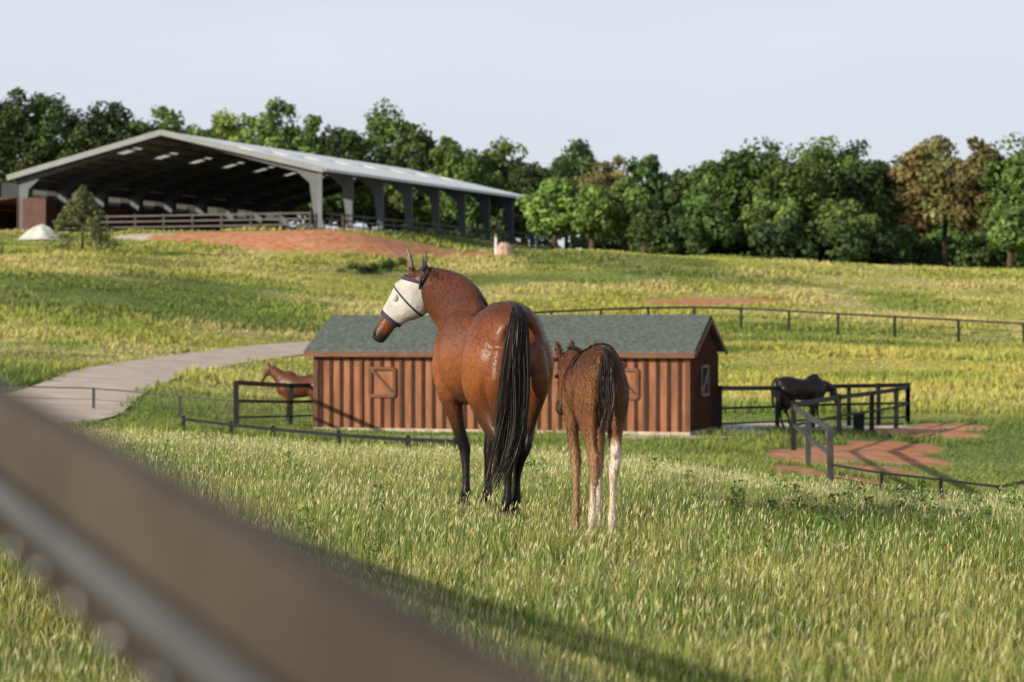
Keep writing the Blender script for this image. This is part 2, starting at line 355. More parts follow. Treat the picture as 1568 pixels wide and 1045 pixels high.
# ------------------------------------------------ arena
ar=empty('covered_riding_arena')
def Q(s,t,z): p=AA+AE1*s+AE2*t; return (p[0],p[1],AZ+z)
EH,RH=4.55,7.75; half=AS/2
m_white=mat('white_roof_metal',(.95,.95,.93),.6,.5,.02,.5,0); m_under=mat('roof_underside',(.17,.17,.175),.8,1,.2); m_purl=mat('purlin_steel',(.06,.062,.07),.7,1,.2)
m_steel=mat('blue_grey_steel',(.065,.08,.10),.5,1,.2,.4); m_trim=mat('light_trim',(.20,.215,.23),.5,1,.1,.4); m_etrim=mat('eave_trim',(.7,.71,.72),.5,1,.1,.4)
m_red=mat('red_brown_siding',(.10,.045,.035),.7,2,.25); m_rail=mat('grey_rail',(.10,.09,.085),.6,2,.2)
def transl(name,a,f):
    m_,nt,b=nm(name); t_=nt.nodes.new('ShaderNodeBsdfTranslucent'); t_.inputs['Color'].default_value=(a,a,a*.95,1)
    mx=nt.nodes.new('ShaderNodeMixShader'); mx.inputs[0].default_value=f; b.inputs['Base Color'].default_value=(a,a,a,1)
    nt.links.new(b.outputs[0],mx.inputs[1]); nt.links.new(t_.outputs[0],mx.inputs[2]); nt.links.new(mx.outputs[0],nt.nodes['Material Output'].inputs['Surface']); return m_
m_sky=transl('translucent_panel',.78,.8); m_sp=transl('side_panel_plastic',.6,.55)
def zr(s): return RH-(RH-EH)*abs(s-half)/half+.35
top=MB();und=MB();sk=MB()
def slab(s0,s1,t0,t1,kind):
    c=[(s0,t0),(s1,t0),(s1,t1),(s0,t1)]
    if kind: sk.hexa([Q(s,t,zr(s)-.03) for s,t in c]+[Q(s,t,zr(s)) for s,t in c])
    else:
        top.hexa([Q(s,t,zr(s)) for s,t in c]+[Q(s,t,zr(s)+.05) for s,t in c])
        und.hexa([Q(s,t,zr(s)-.06) for s,t in c]+[Q(s,t,zr(s)-.01) for s,t in c])  # separate dark grey sheet: shade under the white panels put into its colour
nb=8; bay=AT/nb; ov=.7
for i in range(nb):
    t0=i*bay-(ov if i==0 else 0); t1=(i+1)*bay+(ov if i==nb-1 else 0); a,b_=i*bay+1.1,i*bay+3.6
    for s0,s1,k0,k1 in ((-ov,half,7.4,9.0),(half,AS+ov,half+4.0,half+6.2)):
        slab(s0,s1,t0,a,0); slab(s0,s1,b_,t1,0); slab(s0,k0,a,b_,0); slab(k1,s1,a,b_,0); slab(k0,k1,a,b_,1)
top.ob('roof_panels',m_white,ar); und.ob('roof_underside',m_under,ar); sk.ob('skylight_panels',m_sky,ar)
st=MB()
for i in range(nb+1):
    t=i*bay; th=(AE2[0]*.22,AE2[1]*.22,0)
    if i==nb: t-=.3
    st.prism([Q(0,t,0),Q(.35,t,0),Q(.9,t,EH-.8),Q(2.0,t,EH+.12),Q(half,t,RH-.05),Q(half,t,RH+.27),Q(0,t,EH+.27)],th)
    st.prism([Q(AS,t,0),Q(AS,t,EH+.27),Q(half,t,RH+.27),Q(half,t,RH-.05),Q(AS-2.0,t,EH+.12),Q(AS-.9,t,EH-.8),Q(AS-.35,t,0)],th)
st.ob('steel_frames',m_steel,ar)
pu=MB()
for s in np.arange(1.5,AS,1.5):
    if abs(s-half)<.4: continue
    pu.beam(Q(s,0,zr(s)-.14),Q(s,AT,zr(s)-.14),.07,.14)
pu.ob('purlins',m_purl,ar)
tr=MB()
tr.beam(Q(-ov,-ov-.06,zr(0)-.22),Q(half,-ov-.06,zr(half)-.08),.1,.45); tr.beam(Q(AS+ov,-ov-.06,zr(0)-.22),Q(half,-ov-.06,zr(half)-.08),.1,.45)
tr.beam(Q(-.06,-.1,0),Q(-.06,-.1,EH),.34,.34)  # pale corner post: column's sunlit side put into the colour
tr.ob('roof_trim',m_trim,ar)
tr=MB(); tr.beam(Q(-ov-.08,-ov,zr(0)-.2),Q(-ov-.08,AT+ov,zr(0)-.2),.12,.22); tr.ob('eave_trim',m_etrim,ar)
wl=MB(); wl.beam(Q(AS+.15,0,1.55),Q(AS+.15,AT,1.55),.1,3.1)
wl.beam(Q(AS-.4,-.1,1.5),Q(AS-2.6,-.1,1.5),.1,3.0); wl.ob('side_wall',m_red,ar)
cp=MB()
for i in range(nb): cp.beam(Q(AS+.15,i*bay+1.2,3.5),Q(AS+.15,i*bay+bay-1.6,3.5),.05,.75)
cp.ob('side_light_panels',m_sp,ar)
ub=MB(); ub.beam(Q(AS+.2,0,4.25),Q(AS+.2,AT,4.25),.1,.75)
for i in range(nb+1): ub.beam(Q(AS+.2,i*bay,3.1),Q(AS+.2,i*bay,4.3),2.6,.12)
ub.ob('upper_wall_band',m_purl,ar)
rl=MB()
for z in (.45,.9,1.35):
    rl.beam(Q(.6,-.5,z),Q(AS-4,-.5,z),.06,.12); rl.beam(Q(-.35,.3,z),Q(-.35,AT,z),.06,.12)
for s in np.arange(.6,AS-4,2.6): rl.beam(Q(s,-.5,-.1),Q(s,-.5,1.5),.14,.14)
for t in np.arange(1.5,AT,3.05): rl.beam(Q(-.35,t,-.1),Q(-.35,t,1.5),.12,.12)
rl.ob('arena_rails',m_rail,ar)
lt=MB(); lt.hexa([Q(AS+.3,2,3.3),Q(AS+8,2,2.6),Q(AS+8,30,2.6),Q(AS+.3,30,3.3),Q(AS+.3,2,3.5),Q(AS+8,2,2.8),Q(AS+8,30,2.8),Q(AS+.3,30,3.5)])
lt.ob('lean_to_roof',m_red,ar)
lw=MB(); lw.beam(Q(AS+7.5,2.5,1.3),Q(AS+7.5,29,1.3),.1,2.6); lw.beam(Q(AS+.5,29,1.3),Q(AS+7.5,29,1.3),.1,2.6)
for s in (.6,4,7.6): lw.beam(Q(AS+s,2.3,-1),Q(AS+s,2.3,2.6),.2,.2)
lw.ob('lean_to_wall',m_red,ar)
def mound(name,g,rx,ry,h,m,seed):
    V=[];n=28;k=10
    for a in range(k+1):
        for b in range(n):
            f=a/k; an=b/n*6.2832; q=1+(vnoise(math.cos(an)*2,math.sin(an)*2,1,seed)-.5)*.5
            V.append((g[0]+math.cos(an)*rx*f*q,g[1]+math.sin(an)*ry*f*q,g[2]-.15+h*(.5+.5*math.cos(math.pi*min(f,1)))*.95+ (float(vnoise(a*1.1,b*.8,1,seed))-.5)*.12*h))
    mb=MB(); mb.v=V; mb.f=[[a*n+b,a*n+(b+1)%n,(a+1)*n+(b+1)%n,(a+1)*n+b] for a in range(k) for b in range(n)]
    return mb.ob(name,m,smooth=True)
mound('sand_pile',gp(64,366),2.3,1.8,1.3,mat('pale_sand',(.62,.60,.56),.95,3,.1),3)
g=gp(772,390); bl=empty('stone_well_cover'); m_pink=mat('pink_stone',(.48,.33,.27),.85,3,.25)
mb=MB(); mb.cyl((g[0],g[1],g[2]-.3),(g[0],g[1],g[2]+.55),.82,.72,10); mb.cyl((g[0],g[1],g[2]+.55),(g[0],g[1],g[2]+.95),.7,.35,10); mb.ob('stone_base',m_pink,bl,.05)
mb=MB(); mb.cyl((g[0]-.65,g[1]-.3,g[2]-.2),(g[0]-.65,g[1]-.3,g[2]+1.35),.11); mb.ob('stand_pipe',m_etrim,bl)
mb=MB(); mb.cyl((g[0]-.65,g[1]-.3,g[2]+1.35),(g[0]-.65,g[1]-.3,g[2]+1.6),.12,.08); mb.ob('pipe_cap',mat('rust_cap',(.3,.17,.08)),bl)
# ------------------------------------------------ shed
sh=empty('horse_shed')
def S(s,t,z): p=SL+SE1*s+SE2*t; return (p[0],p[1],SZ+z)
m_board=mat('stained_boards',(.29,.125,.068),.75,5,.3,.2,stretch=(1,1,.25)); m_bat=mat('dark_battens',(.07,.031,.022),.8,4,.25)
m_shin=mat('green_grey_shingles',(.115,.135,.122),.9,9,.35,.1,bump=.3); m_fas=mat('fascia_brown',(.17,.08,.05),.7,3,.2); m_sill=mat('pale_sill',(.5,.42,.34),.9,4,.3)
WH=2.2; RZ=3.02
mb=MB(); mb.prism([S(0,0,.08),S(0,0,WH),S(0,SDEP/2,RZ-.08),S(0,SDEP,WH),S(0,SDEP,.08)],(SE1[0]*SLEN,SE1[1]*SLEN,0)); mb.ob('board_walls',m_board,sh)
mb=MB(); doors=[(1.35,2.45),(8.0,9.1)]; wins=[(1.6,2.28),(8.25,8.93)]
for s in np.arange(.18,SLEN,.29):
    if any(a-.05<s<b+.05 for a,b in wins):
        mb.beam(S(s,-.02,.1),S(s,-.02,.92),.085,.04); mb.beam(S(s,-.02,1.72),S(s,-.02,WH-.12),.085,.04)
    else: mb.beam(S(s,-.02,.1),S(s,-.02,WH-.12),.085,.04)
for t in np.arange(.2,SDEP,.29): 
    mb.beam(S(SLEN+.02,t,.1),S(SLEN+.02,t,WH+(RZ-WH)*(1-abs(t-SDEP/2)/(SDEP/2))-.15),.04,.085)
mb.ob('battens',m_bat,sh)
tr=MB()
for a,b in wins:
    for z in (.95,1.68): tr.beam(S(a,-.045,z),S(b,-.045,z),.05,.08)
    for s in (a,b): tr.beam(S(s,-.047,.95),S(s,-.047,1.68),.08,.05)
    tr.beam(S(a+.03,-.043,1.65),S(b-.03,-.043,.98),.04,.07)
for a,b in doors:
    for s in (a,b): tr.beam(S(s,-.05,.1),S(s,-.05,WH-.14),.05,.03)
for s in (0.03,SLEN-.03): tr.beam(S(s,-.03,.08),S(s,-.03,WH),.12,.06)
tr.ob('door_frames',m_fas,sh)
tr=MB()
tr.beam(S(SLEN+.05,1.3,1.0),S(SLEN+.05,1.3,1.75),.05,.06); tr.beam(S(SLEN+.05,2.1,1.0),S(SLEN+.05,2.1,1.75),.05,.06)
tr.beam(S(SLEN+.055,1.3,1.0),S(SLEN+.055,2.1,1.0),.05,.07); tr.beam(S(SLEN+.055,1.3,1.75),S(SLEN+.055,2.1,1.75),.05,.07); tr.beam(S(SLEN+.06,1.34,1.05),S(SLEN+.06,2.06,1.7),.04,.08)
tr.ob('end_window_frame',mat('weathered_frame',(.22,.19,.175),.8,4,.2),sh)
rf=MB(); o=.22
sl=(RZ-WH)/(SDEP/2)
for sgn in (0,1):
    ta,tb_=( -o,SDEP/2) if not sgn else (SDEP+o,SDEP/2); za=WH-o*sl+.02
    c=[(-.2,ta,za),(SLEN+.2,ta,za),(SLEN+.2,tb_,RZ+.02),(-.2,tb_,RZ+.02)]
    rf.hexa([S(*p) for p in c]+[S(p[0],p[1],p[2]+.07) for p in c])
rf.ob('shingle_roof',m_shin,sh)
fa=MB(); fa.beam(S(-.2,-o-.02,WH-o*sl-.04),S(SLEN+.2,-o-.02,WH-o*sl-.04),.035,.13)
for s in (-.22,SLEN+.22):
    fa.beam(S(s,-o,WH-o*sl-.03),S(s,SDEP/2,RZ-.05),.03,.13); fa.beam(S(s,SDEP+o,WH-o*sl-.03),S(s,SDEP/2,RZ-.05),.03,.13)
fa.ob('fascia',m_fas,sh)
mb=MB(); mb.prism([S(-.04,-.08,-.5),S(-.04,-.08,.085),S(-.04,SDEP+.05,.085),S(-.04,SDEP+.05,-.5)],(SE1[0]*(SLEN+.08),SE1[1]*(SLEN+.08),0)); mb.ob('sill_skids',m_sill,sh)
# ------------------------------------------------ fences
m_blk=mat('black_fence_paint',(.014,.014,.017),.6,4,.4)
m_gw=mat('grey_weathered',(.06,.06,.065),.7,4,.3)
def fence(name,pts,h,rails,m,pw=.11,rw=.035):
    mb=MB(); T=[(p[0],p[1],tz(p[0],p[1])) for p in pts]
    for p in T: mb.beam((p[0],p[1],p[2]-.3),(p[0]+R.uniform(-.02,.02),p[1],p[2]+h*R.uniform(.98,1.04)),pw,pw)
    for a,b in zip(T[:-1],T[1:]):
        for z,hh in rails: mb.beam((a[0],a[1]-pw*.5,a[2]+z),(b[0],b[1]-pw*.5,b[2]+z),rw,hh)
    return mb.ob(name,m)
bf=[(px,py) for px,py in ((760,517),(845,511),(920,507),(993,504),(1063,503),(1135,505),(1208,509),(1283,514),(1370,519),(1468,524),(1568,530),(1680,536))]
fence('pasture_fence',[gp(*p,dmin=80) for p in bf],1.3,[(1.25,.12),(.8,.03),(.4,.03)],m_blk,.14,.04)
fence('paddock_fence',[gp(1102,661),gp(1190,657),gp(1245,654),gp(1300,652),gp(1345,651),gp(1390,650)],1.2,[(1.15,.12),(.62,.07),(.2,.05)],m_blk,.12)
fence('paddock_fence',[gp(1390,650),gp(1372,656),gp(1335,663),gp(1285,672),gp(1215,690)],1.15,[(1.1,.12),(.6,.06)],m_blk,.12)
fence('rail_fence',[gp(1215,690),gp(1238,712),gp(1272,748)],1.1,[(1.05,.12),(.6,.08)],m_gw,.11)
fence('wire_fence',[gp(1272,748),gp(1350,762),gp(1440,772),gp(1530,786),gp(1640,796)],.45,[(.42,.04),(.2,.015)],m_blk,.06,.03)
fence('paddock_fence',[gp(362,655),gp(445,652),gp(484,650)],1.15,[(1.1,.12),(.65,.08),(.25,.05)],m_blk,.12)
fence('wire_fence',[(W(0,0,66)[0],66),(W(143,0,66)[0],66),(W(275,0,64)[0],64),(W(362,0,61)[0],61)],.62,[(.60,.035),(.3,.015)],m_gw,.07)
lf=[W(280,0,53),W(355,0,50),W(418,0,47),W(520,0,43),W(625,0,40),W(700,0,38)]
fence('rail_fence',lf,.36,[(.29,.06)],m_blk,.07)
g=gp(1315,662); mb=MB(); mb.cyl((g[0],g[1],g[2]-.02),(g[0],g[1],g[2]+.5),.15,.17,16); mb.cyl((g[0],g[1],g[2]+.5),(g[0],g[1],g[2]+.54),.185,.185,16); mb.ob('water_bucket',m_blk)
# ------------------------------------------------ foreground fence
ff=empty('wooden_fence')
m_wood=mat('weathered_wood',(.066,.052,.038),.75,6,.3); m_wd=mat('dark_wood',(.03,.024,.02),.8,6,.3); m_tube=mat('galvanised_tube',(.11,.11,.115),.5,6,.15,.4)
def FP(d,z,off=0): 
    return (-.215-.375*(d-1.38)+off, d, -.128+.062*min(d-1.38,1.7)+z)
mb=MB()
segs=[-1.0,3.08,6.0,9.0,12.,15.,18.,21.]
for a,b in zip(segs[:-1],segs[1:]): mb.beam(FP(a,.0225),FP(b,.0225),.03,.058)
mb.ob('top_rail',m_wood,ff,.006)
mb=MB()
for a,b in zip(segs[:-1],segs[1:]): mb.cyl(FP(a,-.018,-.015),FP(b,-.018,-.015),.0075)
mb.ob('galvanised_tube',m_tube,ff)
mb=MB()
for a,b in zip(segs[:-1],segs[1:]): mb.beam(FP(a,-.042,.0),FP(b,-.042,.0),.03,.036)
mb.ob('lower_strip',m_wd,ff,.004)
m_st=mat('glint_bead_metal',(.9,.88,.85),.12,5,.05,.5,1.0)
mb=MB()
def ell(mb,c,r,n=14):
    b0=len(mb.v)
    for i in range(1,n):
        th=math.pi*i/n
        for k in range(n*2):
            a=math.pi*k/n; mb.v.append((c[0]+r[0]*math.sin(th)*math.cos(a),c[1]+r[1]*math.sin(th)*math.sin(a),c[2]+r[2]*math.cos(th)))
    w=2*n
    for i in range(n-2):
        for k in range(w): j=(k+1)%w; mb.f.append([b0+i*w+k,b0+(i+1)*w+k,b0+(i+1)*w+j,b0+i*w+j])
    mb.f.append([b0+k for k in range(w)]); mb.f.append([b0+(n-2)*w+k for k in range(w)][::-1])
for d in np.arange(.8,2.2,.11):
    ell(mb,FP(d,-.043+R.uniform(-.004,.004),-.019),(.005,.007,.005),8)  # round metal beads for staple glints, added to catch the sun
mb.ob('staple_glint_beads',m_st,ff,smooth=True)
mb=MB()
for d in (-.9,3.08,6.0,9.0,12.,15.,18.,21.):
    p=FP(d,.045,.05); mb.beam((p[0],p[1],-1.7),p,.10,.10)
mb.ob('posts',m_wood,ff)
# ------------------------------------------------ horses
def cat(P,t):
    n=len(P)-1; k=min(int(t*n),n-1); f=t*n-k
    a=P[max(k-1,0)];b=P[k];c=P[k+1];d=P[min(k+2,n)]
    return .5*((2*b)+(-a+c)*f+(2*a-5*b+4*c-d)*f*f+(-a+3*b-3*c+d)*f**3)
def tube(mb,pts,ref=(0,0,1),n=20,sub=5):
    P=np.array([[*p[:3],p[3],(p[4] if len(p)>4 else p[3])] for p in pts],float); m=(len(P)-1)*sub+1; b0=len(mb.v)
    S_=[cat(P,i/(m-1)) for i in range(m)]
    for i in range(m):
        t=S_[min(i+1,m-1)][:3]-S_[max(i-1,0)][:3]; t/=np.linalg.norm(t)
        s=np.cross(t,ref); s/=np.linalg.norm(s); u=np.cross(s,t)
        for k in range(n):
            a=2*math.pi*k/n; ca,sa=math.cos(a),math.sin(a)
            ra,rb=max(S_[i][3],.003),max(S_[i][4],.003)
            mb.v.append(tuple(S_[i][:3]+s*ra*ca+u*rb*sa))
    for i in range(m-1):
        for k in range(n):
            j=(k+1)%n; mb.f.append([b0+i*n+k,b0+i*n+j,b0+(i+1)*n+j,b0+(i+1)*n+k])
    mb.f.append([b0+k for k in range(n)][::-1]); mb.f.append([b0+(m-1)*n+k for k in range(n)])
m_coat=mat_attr('horse_coat',.42,.34,0,38,.10,.02,bump=.15,bdist=.005,muscle=.14); m_fcoat=mat_attr('foal_coat',.65,.2,0,30,.12,.1,bump=.3,bdist=.01,muscle=.2); m_hair=mat_attr('horse_hair',.42,.35); m_fur=mat_attr('coat_hair_mat',.45,.25)
def strands(paths,w,cols,seed,name,parent,m=None):
    r=np.random.RandomState(seed); n,k,_=paths.shape
    a=r.uniform(-1.2,1.2,n); sd=np.stack([np.cos(a),np.sin(a),0*a],1)[:,None,:]*w*np.linspace(1,.35,k)[None,:,None]/2
    P=np.stack([paths-sd,paths+sd],2).reshape(-1,3); b=(np.arange(n)*k*2)[:,None]+(np.arange(k-1)*2)[None,:]
    q=np.stack([b,b+1,b+3,b+2],-1).reshape(-1,4)
    return npmesh(name,P,q.ravel(),np.arange(len(q))*4,np.repeat(cols,k*2,0),m or m_hair,False,parent)
def build_horse(name,origin,yaw,scale,spec,colfn,voxel,mcoat=None,fur=None,iters=5):
    mcoat=mcoat or m_coat
    E=empty(name); E.location=origin; E.rotation_euler=(0,0,yaw); E.scale=(scale,)*3
    mb=MB(); spec(mb)
    o=mb.ob('tmp',mcoat); md=o.modifiers.new('r','REMESH'); md.mode='VOXEL'; md.voxel_size=voxel; md.use_smooth_shade=True
    s=o.modifiers.new('s','SMOOTH'); s.factor=.5; s.iterations=iters
    dg=bpy.context.evaluated_depsgraph_get(); dg.update(); me=bpy.data.meshes.new_from_object(o.evaluated_get(dg)); bpy.data.objects.remove(o)
    V=np.zeros(len(me.vertices)*3,np.float32); me.vertices.foreach_get('co',V); V=V.reshape(-1,3)
    col=colfn(V)
    at=me.color_attributes.new('Col','FLOAT_COLOR','POINT'); C4=np.ones((len(V),4),np.float32); C4[:,:3]=col; at.data.foreach_set('color',C4.ravel())
    me.polygons.foreach_set('use_smooth',np.ones(len(me.polygons),bool)); me.materials.clear(); me.materials.append(mcoat)
    b=bpy.data.objects.new('body',me); scene.collection.objects.link(b); b.parent=E
    if fur:
        n,L,w,lift,var=fur; r=np.random.RandomState(3); idx=r.randint(0,len(V),n)
        N=np.array([v.normal for v in me.vertices],float)
        p=V[idx]+r.normal(0,voxel*.4,(n,3)); nn=N[idx]; fl=np.array([0,-.5,-.9])+r.normal(0,.2,(n,3)); fl-=nn*(fl*nn).sum(1)[:,None]
        dv=fl+nn*lift; dv/=np.linalg.norm(dv,axis=1)[:,None]+1e-6; l=L*r.uniform(.6,1.3,(n,1))
        sd=np.cross(dv,nn); sd/=np.linalg.norm(sd,axis=1)[:,None]+1e-6; sd*=w/2
        a=p-nn*.001; m_=p+dv*l*.5; e=p+dv*l-nn*lift*l*.25
        P=np.stack([a-sd,a+sd,m_+sd,m_-sd,e],1).reshape(-1,3); k=np.arange(n)*5
        lo=np.stack([k,k+1,k+2,k+3,k+3,k+2,k+4],1).ravel(); st_=np.stack([np.arange(n)*7,np.arange(n)*7+4],1).ravel()
        npmesh('coat_hair',P,lo,st_,np.repeat(col[idx]*r.uniform(1-var,1+var,(n,1)),5,0),m_fur,False,E)
    return E
Yr=(0,1,0)
def hind(mb,sx,hx,hy,st=0):
    tube(mb,[(sx*.13,-.50,1.38,.12,.20),(sx*.17,-.50,1.20,.16,.27),(sx*.185,-.45,1.0,.135,.24),(sx*.155,-.47,.83,.095,.165),(sx*.14+hx*.2,-.55+hy*.2,.68,.060,.095),(sx*.11+hx*.5,-.66+hy*.5,.55,.044,.068),
      (sx*.09+hx,-.655+hy*.8,.45,.040,.053),(sx*.08+hx,-.63+hy,.33,.029,.038),(sx*.08+hx,-.615+hy,.21,.031,.04),(sx*.08+hx,-.60+hy,.155,.042,.05),(sx*.08+hx,-.57+hy,.10,.033,.038),(sx*.08+hx,-.55+hy,.06,.05,.06),(sx*.08+hx,-.54+hy,0,.06,.072)],Yr)
    tube(mb,[(sx*.12,-.74,1.25,.08,.08),(sx*.14,-.755,1.05,.095,.095),(sx*.135,-.70,.88,.075,.08),(sx*.12+hx*.4,-.70+hy*.5,.66,.026,.032),(sx*.11+hx*.6,-.725+hy*.6,.56,.022,.026)],Yr)
def fore(mb,sx,hx,hy):
    tube(mb,[(sx*.12,.50,1.35,.09,.16),(sx*.17,.52,1.15,.12,.19),(sx*.18,.46,.95,.095,.14),(sx*.17+hx*.3,.44,.80,.070,.095),(sx*.15+hx*.6,.44+hy*.4,.64,.050,.060),(sx*.13+hx,.45+hy*.6,.50,.046,.05),(sx*.125+hx,.45+hy*.6,.44,.040,.043),
      (sx*.12+hx,.44+hy,.32,.028,.034),(sx*.12+hx,.44+hy,.20,.030,.036),(sx*.12+hx,.445+hy,.155,.040,.045),(sx*.12+hx,.47+hy,.10,.032,.034),(sx*.12+hx,.49+hy,.06,.05,.056),(sx*.12+hx,.50+hy,0,.058,.068)],Yr)
def trunk(mb,z=0,w=1):
    tube(mb,[(0,-.85,1.27+z,.05,.10),(0,-.80,1.26+z,.15*w,.20),(0,-.68,1.29+z,.235*w,.285),(0,-.50,1.29+z,.285*w,.325),(0,-.30,1.25+z,.295*w,.335),(0,-.08,1.20+z,.315*w,.335),(0,.12,1.18+z,.325*w,.345),(0,.32,1.19+z,.30*w,.37),(0,.48,1.22+z,.25*w,.39),(0,.64,1.18+z,.22*w,.33),(0,.76,1.15+z,.17*w,.24),(0,.84,1.15+z,.07*w,.12)],n=28)
    tube(mb,[(0,.24,1.50+z,.06,.08),(0,.42,1.58+z,.065,.10),(0,.60,1.58+z,.06,.09)])
def headpts(p,v):
    p=np.array(p);v=np.array(v); L=np.linalg.norm(v); side=np.cross(v/L,(0,0,1)); side/=np.linalg.norm(side); up=np.cross(side,v/L)
    rows=[(-.10,.05,.07,0),(0,.085,.105,-.01),(.10,.098,.135,-.03),(.22,.10,.155,-.04),(.34,.088,.14,-.03),(.48,.067,.105,-.01),(.62,.054,.08,0),(.76,.050,.066,0),(.88,.055,.064,0),(.96,.052,.056,-.003),(1.01,.03,.035,-.005)]
    return [(*(p+v*t+up*c*L/.58),a*L/.58,b*L/.58) for t,a,b,c in rows],side,up
def ear(mb,base,d,side,L):
    base=np.array(base);d=np.array(d,float);d/=np.linalg.norm(d)
    tube(mb,[(*(base-d*.03),.022*L/.17,.02),(*(base+d*L*.2),.03*L/.17,.02),(*(base+d*L*.5),.032*L/.17,.018),(*(base+d*L*.8),.018*L/.17,.012),(*(base+d*L),.005,.005)],ref=tuple(side),n=12)
# --- mare
poll=(-.25,1.12,1.80); hv=(-.30,.17,-.48)
hp,hs,hu=headpts(poll,hv)
def mare_spec(mb):
    trunk(mb); hind(mb,-1,.05,.02); hind(mb,1,-.02,.10); fore(mb,-1,.07,0); fore(mb,1,.02,.05)
    tube(mb,[(0,.42,1.32,.18,.30),(-.01,.60,1.46,.15,.315),(-.05,.78,1.59,.118,.265),(-.12,.94,1.69,.095,.205),(-.20,1.06,1.765,.08,.145),(-.26,1.12,1.79,.07,.10)],n=24)
    tube(mb,hp,n=24)
    pn=np.array(poll)
    ear(mb,pn+np.array([-.055,-.01,.095]),(-.26,-.05,1),(1,0,0),.17); ear(mb,pn+np.array([.055,.03,.08]),(.10,.05,1),(1,0,0),.16)
    for s in (-1,1):
        ell(mb,(s*.215,-.26,1.44),(.06,.09,.07)); ell(mb,(s*.20,.50,1.20),(.085,.16,.22)); ell(mb,(s*.20,-.30,.98),(.08,.10,.13)); ell(mb,(s*.175,.40,.93),(.06,.10,.10))
    ell(mb,(0,-.55,1.50),(.10,.28,.115))
mare_o=W(748,500,18.2); mare_o[2]=tz(mare_o[0],18.2)
def mix(a,b,t): t=t[:,None]; return a*(1-t)+np.array(b)*t
def mare_col(V):
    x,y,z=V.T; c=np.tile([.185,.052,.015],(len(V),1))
    c=mix(c,[.075,.023,.010],sstep(1.38,1.62,z)*.85); c=mix(c,[.32,.105,.030],sstep(.2,.3,np.abs(x))*(1-sstep(1.2,1.4,z))*.65)  # dark back; lighter flank has its sunlit tone put into the coat
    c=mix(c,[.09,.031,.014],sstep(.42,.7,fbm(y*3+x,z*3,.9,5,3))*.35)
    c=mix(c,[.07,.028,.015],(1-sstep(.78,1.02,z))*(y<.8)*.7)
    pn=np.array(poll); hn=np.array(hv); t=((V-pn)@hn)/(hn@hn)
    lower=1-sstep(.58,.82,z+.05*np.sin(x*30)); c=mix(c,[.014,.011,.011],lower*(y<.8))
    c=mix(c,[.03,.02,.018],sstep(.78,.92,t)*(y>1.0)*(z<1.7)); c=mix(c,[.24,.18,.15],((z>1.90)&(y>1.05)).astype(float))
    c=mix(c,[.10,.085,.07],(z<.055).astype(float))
    return c
yaw=math.radians(17)
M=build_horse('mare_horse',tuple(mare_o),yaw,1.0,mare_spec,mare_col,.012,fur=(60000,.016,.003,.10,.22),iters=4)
def shell(name,pts,t0,t1,grow,m,parent,n=32):
    P=np.array(pts,float); S_=[]
    for i in range(15): S_.append(cat(P,(t0+(t1-t0)*i/14)))
    mb=MB()
    for i,sv in enumerate(S_):
        t=(S_[min(i+1,14)]-S_[max(i-1,0)])[:3]; t/=np.linalg.norm(t); s=np.cross(t,(0,0,1)); s/=np.linalg.norm(s); u=np.cross(s,t)
        for k in range(n):
            a=2*math.pi*k/n; mb.v.append(tuple(sv[:3]+s*(sv[3]+grow)*math.cos(a)+u*(sv[4]+grow)*math.sin(a)))
    for i in range(14):
        for k in range(n): j=(k+1)%n; mb.f.append([i*n+k,i*n+j,(i+1)*n+j,(i+1)*n+k])
    o=mb.ob(name,m,parent,smooth=True); so=o.modifiers.new('s','SOLIDIFY'); so.thickness=.004; return o
m_mask=mat('cream_mesh_fabric',(.54,.51,.48),.85,9,.2,.1,bump=.9); m_trimp=mat('dark_purple_binding',(.045,.035,.07),.7,40,.1)
shell('fly_mask',hp,.12,.63,.014,m_mask,M); shell('mask_band_upper',hp,.10,.14,.019,m_trimp,M); shell('mask_band_lower',hp,.60,.64,.018,m_trimp,M)
shell('mask_band_middle',hp,.365,.385,.018,m_trimp,M)
mb=MB(); pn=np.array(poll); hn=np.array(hv)
for s in (-1,1):
    c=pn+hn*.36+hs*s*.085+hu*.045; ell(mb,c,(.028,.028,.03),8)
mb.ob('mask_eye_darts',m_mask,M,smooth=True)
mb=MB()
for s in (-1,1): c=pn+hn*.93+hs*s*.045+hu*.03; ell(mb,c,(.014,.014,.02),8)
mb.ob('nostrils',m_blk,M,smooth=True)
tm=MB(); nk=[]
for k in range(25):
    a=2*math.pi*k/24; nk.append(np.array([-.22,1.085,1.757])+hs*.105*math.cos(a)+np.array([0,.09,-.13])*math.sin(a)*1.12)
for a,b in zip(nk[:-1],nk[1:]): tm.beam(a,b,.012,.03)
tm.ob('throat_strap',m_trimp,M)
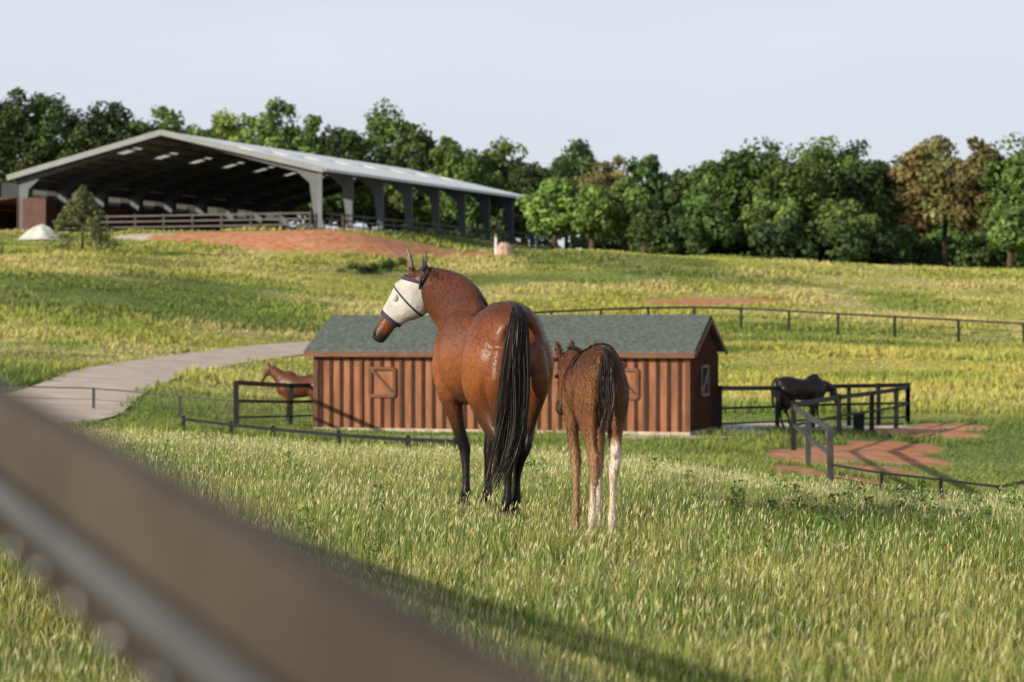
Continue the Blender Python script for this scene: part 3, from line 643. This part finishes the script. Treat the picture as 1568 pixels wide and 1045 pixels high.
def tail(name,pts,wid,n,seed,parent,col,w=.006,k=16,loose=.6,locks=16):
    r=np.random.RandomState(seed); P=np.array([[*p,0,0] for p in pts],float); T=np.linspace(0,1,k)
    ctr=np.array([cat(P,t)[:3] for t in T]); wd=np.interp(T,*wid)
    lk=r.randint(0,locks,n); lph=r.uniform(0,6.28,locks); lr_=np.sqrt(r.rand(locks)); lL=r.uniform(.68,1,locks)
    ph=r.uniform(0,6.28,n); rr=np.sqrt(r.rand(n)); L=np.clip(lL[lk]*r.uniform(.7,1.0,n)**loose,0,1)
    paths=np.zeros((n,k,3))
    for j in range(k):
        tt=T[j]*L; c=np.array([np.interp(tt,T,ctr[:,a]) for a in range(3)]).T; ww=np.interp(tt,T,wd)
        cl=.65*sstep(.15,.8,tt)
        dx=np.cos(ph)*rr*(1-cl)+np.cos(lph[lk])*lr_[lk]*cl+np.cos(ph)*rr*.25*cl; dy=np.sin(ph)*rr*(1-cl)+np.sin(lph[lk])*lr_[lk]*cl
        paths[:,j,0]=c[:,0]+dx*ww+np.sin(tt*8+lph[lk]*3)*.024*tt; paths[:,j,1]=c[:,1]+dy*ww*.6+np.cos(tt*7+lph[lk]*2)*.015*tt; paths[:,j,2]=c[:,2]+r.normal(0,.004,n)
    cols=np.array(col)*r.uniform(.5,1.4,(n,1))*(1+r.uniform(0,1.0,locks)[lk][:,None])
    strands(paths,w,cols,seed,name,parent)
    mb=MB(); tube(mb,[(*P[i,:3],max(.012,np.interp(i/(len(P)-1),*wid)*.5*(1-.85*i/(len(P)-1))),.028*(1-.6*i/(len(P)-1))) for i in range(len(P)-1)],Yr); 
    mb.ob(name+'_dock',m_dock,parent,smooth=True)
m_dock=mat('dark_hair_core',(.014,.011,.011),.7,40,.2)
tail('tail',[(-.02,-.76,1.565),(-.035,-.88,1.50),(-.06,-.93,1.36),(-.08,-.94,1.15),(-.095,-.93,.92),(-.12,-.92,.68),(-.17,-.91,.44),(-.24,-.91,.22)],([0,.12,.3,.5,.7,.85,1],[.025,.055,.085,.11,.13,.11,.05]),1700,3,M,(.019,.012,.010),.005)
r=np.random.RandomState(8); n=1100; k=7; t=r.rand(n)*.93
crest=np.array([(0,.36,1.68),(-.005,.50,1.735),(-.02,.64,1.79),(-.06,.78,1.855),(-.12,.92,1.89),(-.18,1.02,1.91),(-.23,1.09,1.91)])
cp_=np.array([np.interp(t*6,range(7),crest[:,a]) for a in range(3)]).T+r.normal(0,.006,(n,3)); L=r.uniform(.05,.10,n)*np.where(t<.35,1.5,1)
paths=np.zeros((n,k,3)); sgn=np.where(r.rand(n)<.12,-.5,1)
for j in range(k):
    f=j/(k-1); paths[:,j]=cp_+np.stack([sgn*(.035*np.sin(f*2)+.05*f),-.06*f+0*t,.016*np.sin(f*2.6)-L*f**1.3],1)+np.array([0,0,-.035])
strands(paths,.007,np.array([.022,.014,.011])*r.uniform(.5,2,(n,1)),4,'mane',M)
# --- foal
fpoll=(-.055,.66,1.18); fhv=(-.045,.09,-.37)
fp,fs_,fu=headpts(fpoll,fhv)
def foal_spec(mb):
    tube(mb,[(0,-.50,1.06,.04,.08),(0,-.46,1.06,.105,.17),(0,-.36,1.065,.15,.21),(0,-.22,1.06,.168,.225),(0,-.05,1.03,.165,.22),(0,.12,1.0,.165,.22),(0,.26,1.01,.145,.23),(0,.38,.99,.11,.19),(0,.46,.97,.06,.10)],n=24)
    tube(mb,[(0,.28,1.04,.10,.16),(-.01,.44,1.11,.075,.12),(-.03,.57,1.16,.06,.10),(-.055,.66,1.18,.05,.075)]); tube(mb,fp)
    for s in (-1,1): ear(mb,np.array(fpoll)+fs_*s*.045+fu*.03,np.array([-.15+.25*s*.6,-.15,1.]),fs_,.135)
    for sx,hx,hy in ((-1,-.075,0),(1,.055,.03)):
        tube(mb,[(sx*.08,-.30,1.12,.07,.12),(sx*.098,-.31,1.0,.082,.16),(sx*.10,-.29,.87,.072,.135),(sx*.09,-.33,.76,.053,.09),(sx*.078,-.40,.65,.037,.055),(sx*.04+hx*.5,-.47,.54,.035,.05),(hx*.9,-.47,.47,.032,.042),(hx,-.44,.36,.0215,.027),(hx,-.425,.22,.022,.026),(hx,-.42,.16,.031,.035),(hx,-.40,.10,.023,.027),(hx,-.385,.055,.033,.04),(hx,-.38,0,.04,.048)],Yr,n=16)
        tube(mb,[(sx*.07,-.44,1.08,.05,.05),(sx*.08,-.45,.95,.06,.06),(sx*.08,-.43,.82,.045,.05),(sx*.06+hx*.3,-.47,.64,.016,.02),(hx*.8,-.505,.56,.017,.02)],Yr)
    for sx,hx,hy in ((-1,-.065,0),(1,.09,.04)):
        tube(mb,[(sx*.08,.30,1.08,.06,.10),(sx*.10,.31,.92,.062,.10),(sx*.095,.29,.78,.05,.07),(sx*.05+hx*.5,.29,.64,.036,.042),(hx,.30,.51,.036,.038),(hx,.295,.45,.031,.034),(hx,.29,.34,.021,.025),(hx,.29,.21,.021,.025),(hx,.295,.16,.029,.032),(hx,.31,.10,.022,.026),(hx,.32,.055,.033,.038),(hx,.325,0,.039,.046)],Yr,n=16)
    ell(mb,(0,-.30,1.21),(.10,.20,.085))
def foal_col(V):
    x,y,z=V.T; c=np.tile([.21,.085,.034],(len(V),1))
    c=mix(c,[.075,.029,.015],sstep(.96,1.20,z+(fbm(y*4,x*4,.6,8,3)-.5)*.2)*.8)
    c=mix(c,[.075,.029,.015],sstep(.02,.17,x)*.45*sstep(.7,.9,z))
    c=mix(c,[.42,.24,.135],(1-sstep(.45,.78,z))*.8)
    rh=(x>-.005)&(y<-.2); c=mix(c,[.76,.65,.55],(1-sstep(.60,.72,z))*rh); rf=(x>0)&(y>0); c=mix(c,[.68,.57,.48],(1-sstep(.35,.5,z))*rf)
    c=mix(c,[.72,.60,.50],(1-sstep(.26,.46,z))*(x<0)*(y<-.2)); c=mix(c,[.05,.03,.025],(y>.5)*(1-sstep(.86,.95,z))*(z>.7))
    c=mix(c,[.16,.13,.10],(z<.05).astype(float)); return c
fo=W(908,500,16.2); fo[2]=tz(fo[0],16.2)
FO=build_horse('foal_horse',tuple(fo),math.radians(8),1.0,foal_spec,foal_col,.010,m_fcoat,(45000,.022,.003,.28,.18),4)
tail('tail',[(0,-.44,1.25),(0,-.52,1.19),(-.005,-.555,1.08),(-.01,-.56,.95),(-.02,-.55,.82),(-.03,-.54,.70)],([0,.2,.5,.8,1],[.02,.042,.062,.055,.02]),900,5,FO,(.024,.015,.012),.006,10)
mb=MB()
for s in (-1,1): ell(mb,np.array(fpoll)+np.array(fhv)*.33+fs_*.062*s+fu*.03,(.014,.016,.016),8)
mb.ob('eyes',m_blk,FO,smooth=True)
r=np.random.RandomState(9); n=260; t=r.rand(n); cr=np.array([(0,.25,1.20),(-.01,.42,1.23),(-.03,.56,1.25),(-.055,.65,1.25)])
cp_=np.array([np.interp(t*3,range(4),cr[:,a]) for a in range(3)]).T; paths=np.zeros((n,5,3)); dv=r.normal(0,.018,(n,2))
for j in range(5):
    f=j/4; paths[:,j]=cp_+np.stack([dv[:,0]*f,dv[:,1]*f,.045*f-.02+0*t],1)
strands(paths,.006,np.array([.03,.018,.014])*r.uniform(.5,1.6,(n,1)),4,'mane',FO)
# --- background horses
def bg(poll_,hv_,neck):
    hp_,s_,u_=headpts(poll_,hv_)
    def f(mb):
        trunk(mb); hind(mb,-1,0,0); hind(mb,1,0,.18); fore(mb,-1,0,0); fore(mb,1,0,.12); tube(mb,neck,n=20); tube(mb,hp_)
        for s in (-1,1): ear(mb,np.array(poll_)+s_*s*.055+u_*.04,np.array([s*.15,.1,1.]),s_,.18)
    return f
def bgcol(base,pt):
    def f(V):
        x,y,z=V.T; c=np.tile(base,(len(V),1)).astype(float); return mix(c,pt,(1-sstep(.5,.7,z))*(y<.8))
    return f
o=W(464,500,68.5); o[2]=tz(o[0],68.5)-.05
B1=build_horse('chestnut_horse',tuple(o),math.radians(80),.92,bg((0,1.06,1.80),(0,.26,-.46),[(0,.50,1.28,.16,.28),(0,.70,1.45,.13,.23),(0,.90,1.63,.10,.18),(0,1.03,1.77,.08,.12)]),bgcol((.11,.035,.016),(.03,.014,.012)),.025)
tail('tail',[(0,-.80,1.58),(0,-.92,1.48),(0,-.97,1.25),(0,-.96,.9),(0,-.94,.6)],([0,.3,.7,1],[.03,.06,.08,.03]),250,3,B1,(.03,.012,.01),.014)
o=W(1226,500,69); o[2]=tz(o[0],69)
B2=build_horse('dark_brown_horse',tuple(o),math.radians(-70),.92,bg((0,1.16,1.15),(0,.14,-.54),[(0,.52,1.26,.16,.28),(0,.76,1.28,.12,.22),(0,.98,1.25,.09,.16),(0,1.12,1.18,.075,.11)]),bgcol((.011,.007,.007),(.007,.005,.006)),.025)
tail('tail',[(0,-.80,1.58),(0,-.92,1.48),(0,-.97,1.25),(0,-.96,.9),(0,-.94,.6)],([0,.3,.7,1],[.03,.06,.08,.03]),250,4,B2,(.007,.006,.006),.014)
# ------------------------------------------------ light, sky, camera
el=math.radians(19.5); az=np.array([-.82,-.57]); az/=np.linalg.norm(az)
sv=Vector((az[0]*math.cos(el),az[1]*math.cos(el),math.sin(el)))
L=bpy.data.lights.new('sun','SUN'); L.energy=5.0; L.angle=math.radians(.6); L.color=(1,.90,.70)
lo=bpy.data.objects.new('sun',L); scene.collection.objects.link(lo); lo.rotation_euler=sv.to_track_quat('Z','Y').to_euler()
w=bpy.data.worlds.new('World'); scene.world=w; w.use_nodes=True; nt=w.node_tree; bgn=nt.nodes['Background']
sk=nt.nodes.new('ShaderNodeTexSky'); sk.sky_type='NISHITA'; sk.sun_disc=False; sk.sun_elevation=el; sk.sun_rotation=math.atan2(az[0],az[1]); sk.dust_density=1.5; sk.air_density=1.0
tc=nt.nodes.new('ShaderNodeTexCoord'); mp=nt.nodes.new('ShaderNodeMapping'); mp.inputs['Scale'].default_value=(1.5,1.5,9)
no=nt.nodes.new('ShaderNodeTexNoise'); no.inputs['Scale'].default_value=1.6; no.inputs['Detail'].default_value=5
mr=nt.nodes.new('ShaderNodeMapRange'); mr.inputs['From Min'].default_value=.3; mr.inputs['From Max'].default_value=.7; mr.inputs['To Min'].default_value=.76; mr.inputs['To Max'].default_value=1.0
sp=nt.nodes.new('ShaderNodeSeparateXYZ'); mz=nt.nodes.new('ShaderNodeMapRange'); mz.inputs['From Min'].default_value=.13; mz.inputs['From Max'].default_value=.5; mz.inputs['To Min'].default_value=1; mz.inputs['To Max'].default_value=.2
mu=nt.nodes.new('ShaderNodeMath'); mu.operation='MULTIPLY'
mx=nt.nodes.new('ShaderNodeMix'); mx.data_type='RGBA'; mx.inputs[7].default_value=(6.75,7.1,7.9,1)
nt.links.new(tc.outputs['Generated'],mp.inputs[0]); nt.links.new(mp.outputs[0],no.inputs['Vector']); nt.links.new(no.outputs['Fac'],mr.inputs[0])
nt.links.new(tc.outputs['Generated'],sp.inputs[0]); nt.links.new(sp.outputs[2],mz.inputs[0]); nt.links.new(mr.outputs[0],mu.inputs[0]); nt.links.new(mz.outputs[0],mu.inputs[1]); nt.links.new(mu.outputs[0],mx.inputs[0])
nt.links.new(sk.outputs[0],mx.inputs[6]); nt.links.new(mx.outputs[2],bgn.inputs[0]); bgn.inputs[1].default_value=.112
cam=bpy.data.cameras.new('camera'); cam.lens=85; cam.sensor_width=36; cam.clip_end=3000; cam.clip_start=.05
co=bpy.data.objects.new('camera',cam); scene.collection.objects.link(co); co.rotation_euler=(math.radians(90)-math.atan(22.5/F),0,0)
cam.dof.use_dof=True; cam.dof.focus_distance=17; cam.dof.aperture_fstop=3.8
scene.camera=co
scene.view_settings.view_transform='Standard'; scene.view_settings.look='None'; scene.view_settings.exposure=0
